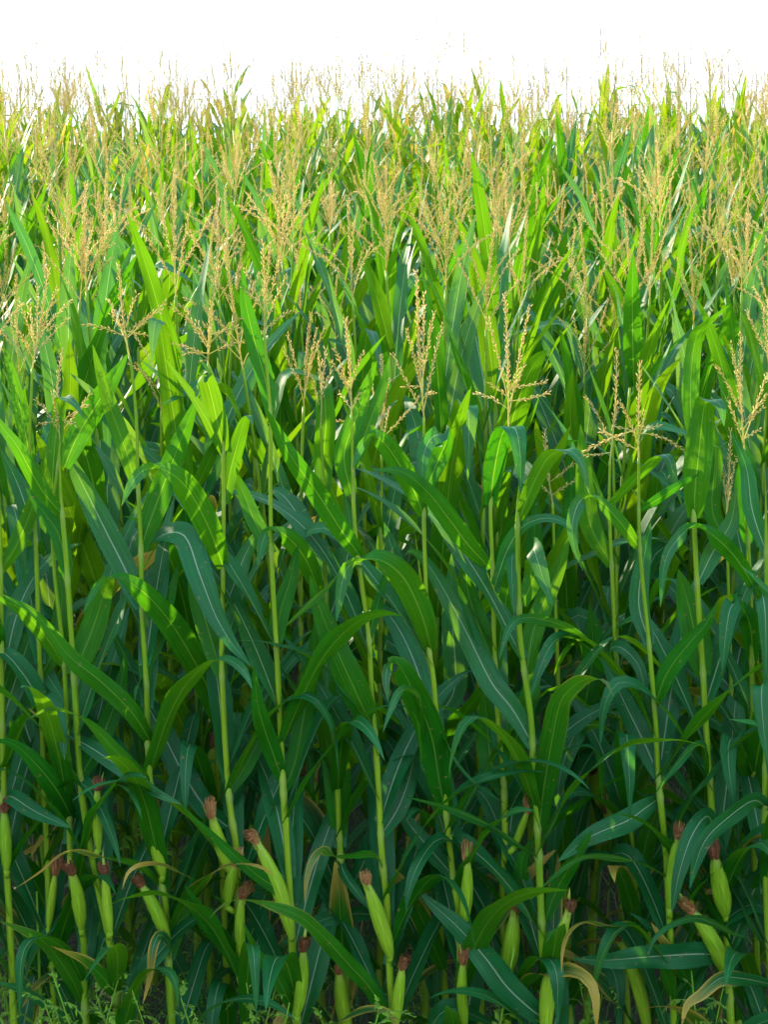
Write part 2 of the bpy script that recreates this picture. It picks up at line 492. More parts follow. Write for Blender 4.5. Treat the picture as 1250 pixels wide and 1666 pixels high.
def ear_mb(mb, base, tip, R_, rs):
    """husk-wrapped ear: overlapping wrapper edges make ridges down its length"""
    base = np.asarray(base, float); tip = np.asarray(tip, float)
    n, sides = 18, 22
    s = np.linspace(0, 1, n)
    side = np.cross(tip - base, [0.2, 1, 0.1]); side = side / (np.linalg.norm(side) + 1e-9)
    P = base + (tip - base) * s[:, None] + side * (0.05 * np.linalg.norm(tip - base) * np.sin(s * math.pi))[:, None] * rs.uniform(-1, 1)
    prof = np.interp(s, [0, .06, .2, .4, .6, .8, .93, 1], [.42, .62, .9, 1, .95, .75, .47, .27])
    th = np.arange(sides) / sides * 2 * math.pi
    p = [rs.uniform(0, 6.3) for _ in range(3)]
    saw = ((th[None] * 3 / (2 * math.pi) + s[:, None] * 0.55 + p[0]) % 1.0)
    wob = 1 + 0.11 * (saw - 0.5) + 0.03 * np.cos(9 * th + p[1])[None]
    z = np.clip((s - 0.8) * 2, 0, 0.5)
    a = np.stack([np.tile(np.arange(sides) / sides * 3, n), np.repeat(s, sides), np.repeat(z, sides)], 1)
    tube(mb, P, prof * R_, sides, a=a, c=(rs.uniform(.25, .8),) * 3, wob=wob)
    ax = nrm(tip - base)
    for k in range(rs.choice([2, 3])):                       # loose wrapper tips round the mouth of the husk
        az = rs.uniform(0, 6.3)
        q1 = nrm(np.cross(ax, [0.3, 0.2, 1])); q2 = np.cross(ax, q1)
        o = q1 * math.cos(az) + q2 * math.sin(az)
        L = rs.uniform(0.04, 0.10)
        m = np.linspace(0, 1, 6)[:, None]
        c = tip - ax * 0.03 + o * R_ * 0.42 + ax * m * L + o * m ** 2 * rs.uniform(0, 0.02)
        wv = np.cross(ax, o) * (np.array([1, .95, .8, .6, .35, .02]) * R_ * 0.42)[:, None]
        V = np.concatenate([c - wv, c + wv])
        Q = [[i, i + 1, i + 7, i + 6] for i in range(5)]
        mb.add(V, Q, None, np.stack([np.repeat([0.0, 0.4], 6), np.tile(m[:, 0], 2), np.tile(m[:, 0], 2) * 0.6], 1), (0.5,) * 3)

def silk_mb(mb, tip, axis, length, rs, droop=0.5):
    """a brush of silk: a clotted core inside fine strands that run nearly parallel and droop a little"""
    axis = nrm(np.asarray(axis, float))
    q1 = nrm(np.cross(axis, [0.3, 0.2, 1.0])); q2 = np.cross(axis, q1)
    hue = rs.uniform(-.15, .75)
    n = 7
    s = np.linspace(0, 1, n)
    lean = (q1 * rs.uniform(-1, 1) + q2 * rs.uniform(-1, 1)) * length * 0.3
    fall = np.array([0, 0, -1.0]) * droop * length * 0.3
    core = tip + axis * (s * length * 0.85)[:, None] + (lean + fall) * (s ** 2)[:, None]
    wob = 1 + 0.28 * rng.uniform(-1, 1, (n, 11))
    tube(mb, core - axis * 0.014, np.interp(s, [0, .25, .7, 1], [.009, .0130, .0125, .006]), 11, c=(hue + .1,) * 3, wob=wob)
    for k in range(90):
        az = rs.uniform(0, 6.3)
        o = q1 * math.cos(az) + q2 * math.sin(az)
        L = length * rs.uniform(0.7, 1.15)
        P = tip - axis * 0.012 + o * 0.010 + axis * (s * L * 0.95)[:, None] + (lean + fall) * (s ** 2)[:, None] + o * (np.sin(s * 2.4) * rs.uniform(0.001, 0.007))[:, None] \
            + (q1 * rs.uniform(-1, 1) + q2 * rs.uniform(-1, 1)) * (0.003 * np.sin(s * 7))[:, None] * s[:, None]
        tube(mb, P, 0.0009, 3, c=(hue + rs.uniform(-.25, .4),) * 3, cap=False)

def empty(name, loc):
    o = bpy.data.objects.new(name, None)
    o.empty_display_size = 0.1
    o.location = loc
    col.objects.link(o)
    return o

# ------------------------------------------------------------------ a corn plant grown from rules
def grow_plant(rs, detail=True, crest=False, tassel=True, gold=(.02, .5)):
    """returns a list of (name, builder, material, parent index) for a plant standing at the origin"""
    parts = []
    H = rs.uniform(2.18, 2.40)
    lean = np.array([rs.uniform(-.05, .03), rs.uniform(-.03, .03), 0])
    n = 60 if detail else 8
    s = np.linspace(0, 1, n)
    P = np.stack([lean[0] * s ** 1.5 * H + 0.006 * np.sin(s * 9), lean[1] * s ** 1.5 * H + 0.006 * np.cos(s * 7), s * H], 1)
    nl = 14 if detail else 9
    nodes = np.linspace(0.16, 0.88, nl) if detail else np.linspace(0.34, 0.84, nl)
    def on(f): return np.array([np.interp(f, s, P[:, k]) for k in range(3)])
    st = MB(); stalk_mb(st, P, 0.0125, 0.0042, nodes if detail else [], 9 if detail else 4, rs.uniform(.2, .8))
    parts.append(('stalk', st, M_STALK, None))
    az0 = rs.uniform(0, 6.3)
    for i, f in enumerate(nodes):
        az = az0 + math.pi * i + rs.uniform(-.5, .5)
        g = (f - 0.16) / 0.72
        L = np.interp(g, [0, .35, .7, 1], [.55, .80, .76, .52]) * rs.uniform(.88, 1.1)
        if crest and g > .7: L *= .72
        w = np.interp(g, [0, .35, .7, 1], [.058, .080, .082, .058]) * rs.uniform(.88, 1.12)
        th0 = R(np.interp(g, [0, .5, 1], [32, 24, 13]) + rs.uniform(-6, 8))
        bend = R(np.interp(g, [0, .4, .8, 1], [100, 68, 30, 16]) * rs.uniform(.55, 1.4))
        kink = R(rs.uniform(60, 120)) if rs.random() < (0.22 if g > .62 else .5 if g > .25 else .3) else 0
        pm, W = auto_leaf(rs, on(f), az, L, w, th0, bend, kink, 22 if detail else 11, rs.uniform(-.6, .6))
        lf = MB()
        leaf_mb(lf, pm, W, w, 7 if detail else 3, rs.uniform(.035, .10), rs.uniform(.2, .42), (rs.uniform(.4, 1.0) if rs.random() < (.2 if i < 3 else .025) else 0.0), rs.uniform(*gold), rs)
        parts.append(('leaf', lf, M_LEAF, None))
    ta = MB()
    axis = nrm(P[-1] - P[-3])
    auto_tassel(ta, rs, P[-1], axis, rs.uniform(.26, .34) * (1.5 if crest else 1 if detail else 1.1), rs.choice([4, 5, 6, 6, 7, 8]) if detail else rs.choice([4, 5, 6]), detail, rs.uniform(.5, .9) if crest else rs.uniform(.7, 1.15), (0.0, .4) if crest else (.3, 1.0))  # crest tassels get a darker tint: their backlit shadow side put into the colour
    if tassel: parts.append(('tassel', ta, M_TASSEL, None))
    if detail:
        f = rs.uniform(.36, .44)
        az = rs.uniform(0, 6.3)
        b = on(f)
        d = nrm(np.array([math.cos(az) * .28, math.sin(az) * .28, 1]))
        e = MB(); ear_mb(e, b, b + d * rs.uniform(.19, .24), rs.uniform(.021, .026), rs)
        k = len(parts); parts.append(('ear', e, M_HUSK, None))
        si = MB(); silk_mb(si, b + d * .205, d, rs.uniform(.04, .06), rs)
        parts.append(('silk', si, M_SILK, k))
    return parts

# ------------------------------------------------------------------ the front row, plant by plant
# stalk pixels from the frame's bottom up; tassel = (tip, branch tips); ears = (base, tip, width px); leaves = (pixels with depth offset, rolls, width px, dryness)
# roll 0: upper side of the blade towards the viewer, 180: underside towards the viewer, +-90: seen on edge
U = 180
FRONT = [
 dict(dy=0.05, stalk=[(22,1660),(15,1496),(8,1366),(3,1130),(0,900),(-2,760)], tas=None, ears=[((10,1404),(6,1318),22)],
  label='corn plant cut by the left frame edge, ear with no silk in view',
  leaves=[([(8,1300,0),(20,1297,-.05),(60,1322,-.12),(115,1347,-.16)],[40,20,0,0],32,.15),
          ([(2,1180,0),(20,1120,.04),(40,1060,.08),(60,1000,.1)],[0,0,0,0],40,0),
          ([(3,1060,0),(-20,1000,-.05),(-40,930,-.1)],[U,U,U],36,0),
          ([(0,930,0),(30,880,.0),(60,800,.02),(75,730,.02)],[U,U,U,U],30,0)]),
 dict(dy=0.0, stalk=[(140,1666),(135,1526),(118,1450),(110,1270),(105,1090),(90,950),(84,840),(92,770),(98,720)],
  tas=((100,572),[(60,652),(63,690),(85,640),(145,642),(140,660),(120,690)]), ears=[((130,1500),(117,1420),25)],
  label='far left corn plant, small open tassel behind a folded leaf, orange silk on its ear',
  leaves=[([(84,835,0),(86,760,.0),(92,690,0),(98,652,-.02),(108,647,-.06),(125,662,-.1),(137,684,-.12)],[U,U,U,150,20,0,0],29,0),
          ([(104,760,.03),(128,705,.06),(165,645,.08),(190,605,.09),(208,575,.1)],[U,U,U,U,U],42,0),
          ([(108,1195,0),(150,1218,-.06),(200,1252,-.12),(250,1288,-.15),(297,1309,-.17)],[60,20,5,5,0],30,.2),
          ([(108,1195,0),(85,1182,-.05),(45,1152,-.1)],[80,70,60],10,.9),
          ([(118,1335,0),(95,1290,-.05),(60,1245,-.1),(20,1210,-.14),(-20,1205,-.18)],[U,U,170,150,120],38,.1),
          ([(135,1635,0),(114,1590,-.05),(77,1538,-.1),(40,1515,-.15),(-5,1497,-.18)],[U,U,170,150,130],27,0),
          ([(105,1085,0),(70,1030,-.07),(30,990,-.14),(-10,970,-.2)],[U,170,160,150],30,0)]),
 dict(dy=0.1, stalk=[(88,1646),(82,1516),(75,1360),(65,1100),(57,870),(48,740),(52,600)],
  tas=((78,440),[(30,490),(22,525),(60,465),(115,490),(107,520),(48,500),(92,470)]), ears=[((80,1500),(90,1420),16)],
  label='corn plant near the left edge whose wide upright golden tassel stands highest there',
  leaves=[([(50,760,0),(40,700,.0),(22,620,.0),(5,560,.0)],[U,U,U,U],26,0),
          ([(58,880,0),(40,820,.03),(25,780,.05),(0,730,.05)],[0,0,0,0],34,0),
          ([(66,1100,0),(90,1050,.04),(100,980,.08),(95,920,.1)],[U,U,U,U],34,0),
          ([(72,1270,0),(50,1210,.03),(25,1120,.06),(15,1030,.08),(10,960,.1)],[0,0,0,0,0],40,0),
          ([(82,1516,0),(100,1560,-.02),(60,1600,-.05),(35,1640,-.08)],[90,60,40,30],22,0)]),
 dict(dy=-0.05, stalk=[(192,1666),(187,1596),(175,1516),(150,1400),(130,1265),(120,1100),(108,920),(101,838),(98,790),(96,700)], tas=None,
  ears=[((160,1370),(159,1282),19),((178,1505),(170,1420),19)],
  label='left corn plant with a bright narrow leaf reaching the frame edge and two ears',
  leaves=[([(101,838,0),(66,795,-.05),(30,730,-.1),(0,690,-.12),(-30,640,-.14)],[U,U,165,160,150],28,0),
          ([(118,1100,0),(135,1062,.02),(155,1010,.04),(172,958,.04),(185,938,0)],[U,U,U,U,150],46,0),
          ([(191,1622,0),(168,1592,-.05),(134,1561,-.1),(80,1538,-.14)],[U,170,150,120],28,0),
          ([(110,940,0),(95,870,.02),(60,820,.04),(40,790,.05)],[U,U,U,U],30,0),
          ([(130,1265,0),(165,1200,.06),(195,1120,.1),(205,1060,.12)],[U,U,U,U],36,0)]),
 dict(dy=0.0, stalk=[(278,1641),(270,1486),(262,1430),(252,1320),(243,1265),(237,1100),(231,1000),(229,890),(224,780),(222,690),(214,600),(210,580)],
  tas=((193,430),[(140,528),(178,490),(182,512),(222,480),(268,492),(262,506),(238,545)]),
  ears=[((263,1412),(253,1325),27),((267,1516),(229,1440),25)],
  label='left corn plant with spreading cream tassel, lower ear tilted left, brown silk on both ears',
  leaves=[([(222,795,0),(205,735,.0),(178,660,.0),(160,600,.0),(150,560,.0)],[U,U,U,U,U],32,0),
          ([(229,892,0),(246,842,.02),(270,778,.04),(294,716,.05),(323,642,.06)],[U,U,U,U,U],42,0),
          ([(230,990,0),(205,930,.05),(175,870,.09),(140,800,.12),(115,750,.13),(98,708,.13)],[0,0,0,0,0,0],46,0),
          ([(231,905,.05),(262,872,.03),(300,872,-.03),(325,935,-.1),(350,1000,-.14),(378,1048,-.17),(411,1087,-.19)],[90,70,10,0,0,0,0],48,0),
          ([(248,1212,0),(215,1160,-.06),(165,1110,-.12),(110,1065,-.18),(60,1000,-.24),(0,965,-.28)],[U,175,165,155,140,130],36,0),
          ([(238,1118,0),(238,1080,.02),(258,1035,.05),(278,965,.08),(290,915,.1)],[U,U,U,U,U],28,0),
          ([(249,1280,0),(222,1252,-.06),(188,1222,-.12),(148,1180,-.18),(112,1158,-.24),(78,1153,-.28),(42,1172,-.3)],[165,150,140,120,70,40,20],28,.1),
          ([(262,1440,0),(235,1415,-.06),(202,1398,-.12),(155,1392,-.18),(122,1384,-.24),(95,1392,-.27),(65,1418,-.29),(27,1444,-.3)],[150,130,100,70,50,40,40,40],19,.8),
          ([(277,1560,0),(290,1500,.03),(303,1455,.05),(322,1410,.06),(342,1350,.07)],[U,U,U,U,U],34,0),
          ([(277,1560,0),(272,1530,-.05),(258,1522,-.1),(248,1545,-.13),(243,1590,-.14),(232,1634,-.15)],[90,60,20,10,10,10],19,.95)]),
 dict(dy=0.0, stalk=[(400,1661),(390,1571),(385,1396),(375,1321),(370,1265),(361,1100),(363,925),(363,735),(355,640),(338,592)],
  tas=((357,430),[(280,500),(302,510),(322,525),(284,560),(392,518),(385,532),(398,555),(300,575),(345,500)]),
  ears=[((376,1414),(344,1328),25),((370,1466),(383,1405),22),((394,1560),(394,1460),21)],
  label='left-centre corn plant with wide many-branched tassel and three ears crowded on its stalk',
  leaves=[([(365,928,0),(340,860,-.08),(305,795,-.16),(270,766,-.24),(235,764,-.3),(212,790,-.33),(197,824,-.34)],[U,U,170,140,30,0,0],46,0),
          ([(364,735,0),(352,680,-.02),(337,622,-.05),(325,614,-.1),(318,648,-.13)],[U,U,U,90,0],36,0),
          ([(366,820,0),(376,760,.0),(393,700,-.02),(403,676,-.06),(413,692,-.1)],[U,U,U,100,0],28,0),
          ([(364,740,0),(340,690,-.05),(310,640,-.08),(268,583,-.1)],[150,140,140,140],18,0),
          ([(361,1100,0),(345,1045,.03),(328,990,.05),(318,950,.05),(310,895,.05)],[U,U,U,U,U],42,0),
          ([(370,1345,0),(335,1315,.08),(300,1262,.14),(268,1200,.18),(235,1138,.22),(208,1078,.24),(182,1028,.22),(174,1018,.2)],[0]*8,48,0),
          ([(385,1466,0),(356,1462,-.05),(329,1440,-.1),(296,1420,-.15),(262,1406,-.2),(228,1407,-.24),(208,1420,-.26),(198,1448,-.27)],[120,110,110,100,80,50,20,10],17,.85),
          ([(393,1590,0),(370,1538,-.05),(336,1498,-.1),(300,1440,-.14)],[U,U,170,160],32,0),
          ([(372,1290,0),(405,1235,.05),(425,1190,.08),(440,1130,.1)],[U,U,U,U],30,.2),
          ([(362,1000,0),(385,940,.03),(400,900,.05),(430,850,.06)],[30,30,20,20],32,0)]),
 dict(dy=0.28, stalk=[(372,1690),(366,1500),(356,1320),(355,1180),(350,1050),(345,950),(338,800)], tas=None, ears=[],
  label='slim corn plant close behind the three-eared one, one broad leaf arching left over the row',
  leaves=[([(357,1180,0),(338,1120,-.1),(310,1065,-.2),(275,1010,-.3),(235,965,-.38),(195,940,-.44),(165,945,-.48),(145,975,-.5),(135,1002,-.5)],[U,U,U,170,160,120,40,10,0],48,0),
          ([(356,1240,0),(395,1200,-.02),(420,1250,-.1),(440,1270,-.14)],[60,40,20,10],26,0),
          ([(350,1030,0),(320,960,0),(305,880,.02),(300,800,.02)],[U,U,U,U],40,0)]),
 dict(dy=-0.05, stalk=[(483,1666),(478,1596),(472,1466),(465,1346),(460,1265),(450,1060),(442,910),(440,800),(440,680),(434,600),(430,540)],
  tas=((428,395),[(400,440),(395,470),(455,420),(465,450),(440,400)]),
  ears=[((467,1504),(418,1372),29),((484,1640),(493,1545),24)],
  label='thick-stalked corn plant left of centre, its upper ear leaning left with reddish silk',
  leaves=[([(440,674,0),(432,620,.02),(414,555,.03),(399,490,.03),(394,435,.03)],[U]*5,32,0),
          ([(449,1056,0),(455,1000,.02),(473,940,.04),(485,885,.05)],[U]*4,34,0),
          ([(462,1285,0),(480,1240,.03),(495,1160,.06),(510,1060,.08),(515,995,.08)],[U]*5,36,0),
          ([(472,1480,0),(455,1450,-.04),(420,1425,-.08),(376,1387,-.12),(330,1345,-.16),(295,1312,-.18)],[U,160,150,150,140,140],27,0),
          ([(482,1652,0),(449,1588,-.05),(420,1552,-.08),(395,1500,-.1)],[U,U,170,160],26,0),
          ([(460,1270,0),(435,1200,-.05),(420,1150,-.1),(412,1080,-.12)],[U,U,170,160],34,0),
          ([(444,900,0),(415,850,.03),(395,800,.06),(370,750,.08)],[U,U,U,U],30,0)]),
 dict(dy=0.12, stalk=[(565,1666),(558,1500),(552,1350),(545,1200),(533,1000),(526,870),(527,800),(522,690)],
  tas=((516,560),[(500,590),(540,600),(530,570)]), ears=[((566,1672),(552,1582),28)],
  label='corn plant left of the centre line with long vertical blades and no spread tassel',
  leaves=[([(528,818,0),(526,750,.02),(530,690,0),(528,638,0),(531,640,.06),(535,690,.1)],[U,U,U,U,90,0],36,0),
          ([(520,965,0),(500,915,-.08),(475,880,-.14),(447,862,-.2),(430,873,-.24),(418,927,-.26)],[U,U,170,100,10,0],36,0),
          ([(552,1364,0),(548,1260,0),(538,1190,0),(528,1120,-.02),(524,1082,-.05),(531,1080,-.09),(532,1128,-.11)],[U,U,U,U,170,10,0],50,0),
          ([(553,1400,0),(562,1425,-.05),(580,1450,-.09),(603,1482,-.11)],[40,10,0,0],22,.1),
          ([(562,1578,0),(557,1530,-.02),(553,1480,-.03),(550,1430,-.03),(545,1400,-.03)],[U]*5,48,0),
          ([(535,1010,0),(560,930,.04),(570,860,.06),(560,800,.06)],[0,0,0,0],32,0)]),
 dict(dy=-0.02, stalk=[(640,1661),(635,1596),(630,1471),(622,1396),(615,1265),(605,1130),(600,1035),(585,925),(577,850),(574,760),(572,675)],
  tas=((562,520),[(540,590),(546,570),(590,575),(552,640),(598,620)]),
  ears=[((631,1542),(597,1438),29),((645,1658),(655,1574),23)],
  label='central corn plant, one ear above another, dark wide leaf rising left from bare stalk',
  leaves=[([(588,908,0),(555,862,-.06),(516,802,-.12),(475,745,-.16),(448,695,-.18),(430,660,-.2)],[U]*6,38,0),
          ([(572,806,0),(560,740,.0),(580,680,.02),(600,620,.03),(614,586,.03)],[U]*5,38,0),
          ([(576,762,0),(600,690,.03),(622,630,.05),(635,578,.06)],[U]*4,25,0),
          ([(588,918,0),(560,925,-.05),(520,965,-.1),(490,995,-.13),(461,1021,-.15)],[120,90,60,50,40],27,0),
          ([(613,1192,0),(595,1160,-.02),(566,1098,-.05),(532,1020,-.06),(514,970,-.06),(504,935,-.06)],[U]*6,52,0),
          ([(598,1044,0),(610,1000,.02),(622,955,.03),(630,920,.03)],[U]*4,20,0),
          ([(640,1680,0),(605,1612,-.06),(566,1568,-.12),(530,1528,-.18),(490,1492,-.24),(440,1472,-.28),(390,1463,-.32),(360,1474,-.34),(341,1494,-.35)],[U,U,170,160,150,130,80,40,20],31,0),
          ([(626,1412,0),(608,1390,-.05),(575,1392,-.1),(540,1393,-.15),(525,1382,-.2),(508,1400,-.24),(499,1432,-.26),(496,1470,-.27)],[140,120,100,90,60,30,10,0],20,.5),
          ([(620,1360,0),(650,1310,.05),(670,1250,.1),(680,1180,.12)],[0,0,0,0],36,0)]),
 dict(dy=0.0, stalk=[(752,1666),(748,1500),(737,1421),(727,1326),(712,1180),(705,1100),(697,1040),(690,850),(690,680)],
  tas=((678,445),[(640,578),(663,540),(706,510),(720,530),(660,630),(706,640),(690,480)]),
  ears=[((753,1500),(760,1400),23),((757,1656),(754,1566),21)],
  label='corn plant right of centre, narrow golden tassel, leaf arching over to pale hanging tip',
  leaves=[([(690,840,0),(670,790,-.04),(640,740,-.08),(617,713,-.14),(598,711,-.18),(585,732,-.21),(574,764,-.22)],[U,U,U,160,60,20,0],38,0),
          ([(692,800,0),(715,745,.05),(728,712,0),(705,710,-.08),(690,740,-.12),(686,805,-.13)],[U,U,150,30,0,0],36,0),
          ([(703,1060,0),(688,1005,-.08),(660,945,-.14),(625,914,-.2),(592,911,-.26),(562,930,-.3),(547,1012,-.32)],[U,U,U,160,80,20,0],48,0),
          ([(727,1328,0),(715,1270,-.02),(703,1200,-.05),(680,1140,-.1),(655,1090,-.16),(643,1076,-.2),(631,1086,-.24),(628,1110,-.26),(632,1140,-.27)],[U,U,U,U,170,120,30,10,0],52,.25),
          ([(702,1240,0),(690,1160,-.08),(672,1124,-.16),(650,1126,-.22),(636,1155,-.25),(623,1192,-.27)],[150,120,60,20,0,0],26,0),
          ([(712,1182,0),(725,1205,-.04),(745,1240,-.08),(780,1280,-.12),(830,1312,-.14)],[100,80,70,60,60],28,0),
          ([(738,1425,0),(690,1370,.08),(660,1330,.12),(650,1290,.14)],[0,0,0,0],34,0)]),
 dict(dy=0.3, stalk=[(728,1666),(720,1570),(712,1440),(702,1300),(697,1150),(690,1000),(675,860)], tas=None, ears=[((716,1446),(702,1332),22)],
  label='short corn plant half hidden right of centre, slender upright ear, no silk showing',
  leaves=[([(722,1578,-.1),(694,1511,-.16),(664,1454,-.2),(640,1418,-.22),(620,1392,-.22)],[U]*5,36,0),
          ([(697,1180,0),(740,1120,.02),(735,1000,.04),(735,900,.05)],[0,0,0,0],44,0),
          ([(690,1010,0),(650,960,.02),(640,900,.03),(625,850,.03)],[0,0,0,0],38,0),
          ([(708,1400,0),(690,1350,.0),(680,1335,-.05),(690,1400,-.08),(705,1450,-.1)],[U,150,60,10,0],30,0)]),
 dict(dy=-0.05, stalk=[(890,1650),(885,1571),(880,1461),(875,1346),(868,1265),(865,1175),(848,1050),(845,985),(843,850),(848,760),(850,700)], tas=None,
  ears=[((893,1668),(927,1484),31)],
  label='corn plant right of centre carrying the longest ear, thick brown silk beside its mouth',
  leaves=[([(843,852,0),(866,792,-.04),(888,750,-.08),(908,734,-.14),(930,734,-.18),(948,757,-.2),(960,806,-.21)],[U,U,170,120,40,10,0],30,0),
          ([(869,1215,0),(835,1155,.03),(800,1110,.06),(760,1030,.1),(720,955,.12),(690,910,.12),(668,896,.09),(659,904,.06)],[0]*8,44,0),
          ([(857,1096,0),(868,1030,.02),(890,970,.04),(910,925,.05),(928,870,.05)],[U]*5,38,0),
          ([(878,1352,0),(884,1290,-.02),(897,1215,-.05),(912,1145,-.1),(935,1115,-.16),(960,1104,-.2),(985,1108,-.23),(1000,1134,-.24)],[U,U,U,U,160,100,40,10],46,.3),
          ([(875,1392,0),(845,1375,-.06),(800,1345,-.12),(725,1313,-.18),(656,1295,-.22)],[90,70,50,45,40],30,0),
          ([(889,1660,0),(862,1640,-.03),(825,1605,-.04),(790,1558,-.04),(745,1508,-.02),(705,1472,0),(677,1446,.02)],[0]*7,50,.1),
          ([(850,985,0),(872,930,.0),(868,893,-.04),(873,905,-.1),(900,988,-.15)],[U,U,120,10,0],38,0),
          ([(886,1500,0),(910,1440,.0),(935,1400,-.04),(965,1350,-.06)],[U,U,U,U],30,0)]),
 dict(dy=0.05, stalk=[(828,1700),(825,1646),(818,1471),(822,1371),(820,1276),(812,1180),(806,1090),(802,925),(799,822),(812,750),(828,700)],
  tas=((822,480),[(775,640),(800,625),(888,622),(892,640),(853,595),(840,620),(795,520),(862,500)]),
  ears=[((823,1592),(838,1485),33),((840,1372),(860,1318),15)],
  label='right-centre corn plant, broad cup-like blade under its tassel, fat pale ear',
  leaves=[([(799,925,0),(765,890,-.06),(735,850,-.12),(697,802,-.18),(655,768,-.22),(607,764,-.26)],[U,U,U,170,150,120],36,0),
          ([(798,824,0),(804,770,-.02),(815,715,-.04),(826,696,-.1),(840,700,-.15),(847,740,-.18),(848,805,-.19)],[U,U,U,150,20,0,0],40,0),
          ([(808,1088,0),(820,1000,.02),(832,930,0),(836,894,-.05),(833,925,-.1),(838,1008,-.13)],[U,U,U,90,0,0],30,0),
          ([(945,905,-.02),(930,866,-.06),(905,845,-.1),(870,850,-.14),(835,880,-.18),(812,910,-.2),(787,943,-.22)][::-1] and [(803,960,0),(826,895,-.06),(850,858,-.1),(880,844,-.14),(905,845,-.17),(925,856,-.19),(945,885,-.2)],[20,20,15,10,0,0,0],26,0),
          ([(820,1290,0),(800,1240,.05),(793,1180,.08),(788,1115,.08)],[U]*4,44,0),
          ([(819,1278,0),(832,1230,-.02),(850,1170,-.03),(868,1110,-.03),(882,1055,0)],[U]*5,42,0),
          ([(820,1500,0),(845,1460,-.04),(850,1400,-.05),(870,1360,-.05)],[U]*4,32,0),
          ([(805,1080,0),(780,1020,0),(760,950,.02),(765,870,.03)],[U]*4,38,0)]),
 dict(dy=-0.02, stalk=[(1098,1666),(1093,1560),(1087,1430),(1082,1366),(1072,1265),(1067,1170),(1057,1050),(1042,890),(1040,745)],
  tas=((1042,590),[(948,736),(980,702),(1010,655),(1072,692),(1112,732),(1050,672)]), ears=[((1092,1464),(1104,1362),19)],
  label='corn plant at right with the cream tassel of widest-flung branches on a thin bare neck',
  leaves=[([(1041,892,0),(1012,852,-.04),(980,818,-.08),(960,808,-.12),(943,817,-.16),(932,852,-.18),(936,890,-.19),(950,930,-.2)],[U,170,150,100,30,5,0,0],30,0),
          ([(1040,832,0),(1075,810,-.02),(1108,789,-.03),(1140,770,-.03)],[150,140,140,140],19,0),
          ([(1073,1265,0),(1052,1215,.04),(1020,1150,.08),(992,1092,.1),(977,1068,.1)],[0]*5,42,0),
          ([(1067,1146,0),(1085,1098,-.02),(1115,1055,-.04),(1150,1015,-.05),(1168,980,-.05)],[U,U,U,U,170],34,0),
          ([(1088,1425,0),(1052,1408,-.08),(1018,1398,-.14),(964,1393,-.2),(931,1403,-.24),(897,1430,-.27),(863,1466,-.28)],[110,90,60,50,40,40,40],26,.12),
          ([(1075,1297,.03),(1050,1315,0),(1020,1336,-.03),(960,1362,-.06),(908,1402,-.08)],[40,20,10,10,10],42,0),
          ([(1092,1560,0),(1060,1525,-.06),(1032,1504,-.12),(991,1507,-.17),(958,1498,-.21),(931,1511,-.24),(917,1541,-.25),(914,1584,-.26)],[110,100,90,80,60,30,10,0],20,.7),
          ([(1058,1050,0),(1040,980,.04),(1050,900,.06),(1060,850,.06)],[0,0,0,0],36,0)]),
 dict(dy=0.2, stalk=[(1050,1690),(1040,1530),(1035,1451),(1022,1300),(1012,1175),(1002,1050),(995,900),(992,825),(993,750)],
  tas=((1004,570),[(955,648),(1009,660),(948,740),(1030,700)]), ears=[((1050,1662),(1010,1530),26)],
  label='corn plant just left of and behind the widest-flung tassel, with a straight thin spike',
  leaves=[([(992,825,0),(1030,785,-.06),(1062,752,-.1),(1076,740,-.14),(1090,748,-.17),(1098,780,-.18),(1111,824,-.19)],[150,140,140,90,30,10,0],23,0),
          ([(1000,1100,0),(965,1060,-.1),(925,1036,-.18),(900,1046,-.24),(880,1085,-.28),(864,1135,-.3)],[U,150,60,20,0,0],36,0),
          ([(990,1075,0),(960,1045,-.1),(920,1020,-.2),(890,1010,-.26),(855,1005,-.32),(830,1020,-.34),(812,1075,-.36)],[100,80,60,50,40,10,0],30,0),
          ([(1003,1085,0),(992,1058,-.05),(1012,1054,-.12),(1038,1080,-.16),(1050,1120,-.18),(1060,1170,-.19)],[150,100,40,20,10,10],24,0),
          ([(1035,1456,0),(1043,1410,0),(1055,1360,0),(1077,1298,0)],[U]*4,38,0),
          ([(1015,1200,0),(975,1180,.0),(940,1190,-.05),(915,1250,-.08),(905,1320,-.1)],[100,60,20,0,0],36,0),
          ([(996,920,0),(960,850,.02),(950,760,.03),(945,690,.03)],[U]*4,38,0)]),
 dict(dy=0.0, stalk=[(1190,1666),(1185,1566),(1180,1496),(1168,1406),(1155,1265),(1145,1100),(1135,950),(1130,842),(1128,760),(1127,700)], tas=None,
  ears=[((1179,1478),(1164,1395),33),((1178,1574),(1128,1484),32)],
  label='corn plant at right capped by one big bright spoon-shaped blade, two fat ears',
  leaves=[([(1131,844,0),(1132,795,-.02),(1139,728,-.03),(1147,660,-.05),(1162,651,-.1),(1174,662,-.13),(1179,694,-.14)],[U,U,U,U,60,10,0],48,0),
          ([(1128,720,0),(1124,640,.0),(1132,555,0),(1150,528,-.05),(1190,495,-.08)],[U,U,170,140,120],30,0),
          ([(1146,1100,0),(1135,1045,.03),(1120,980,.05),(1104,925,.06)],[U]*4,52,0),
          ([(1156,1267,0),(1148,1222,-.04),(1130,1215,-.1),(1095,1252,-.15),(1066,1292,-.17)],[150,100,60,50,50],27,0),
          ([(1182,1556,0),(1140,1552,-.05),(1065,1556,-.1),(990,1562,-.14),(930,1560,-.16)],[10]*5,48,.1),
          ([(1164,1347,0),(1150,1328,-.06),(1125,1363,-.12),(1105,1425,-.15),(1094,1487,-.16)],[60,20,0,0,0],34,0),
          ([(1136,1625,0),(1115,1585,-.04),(1085,1540,-.06),(1060,1500,-.06)],[U]*4,28,0),
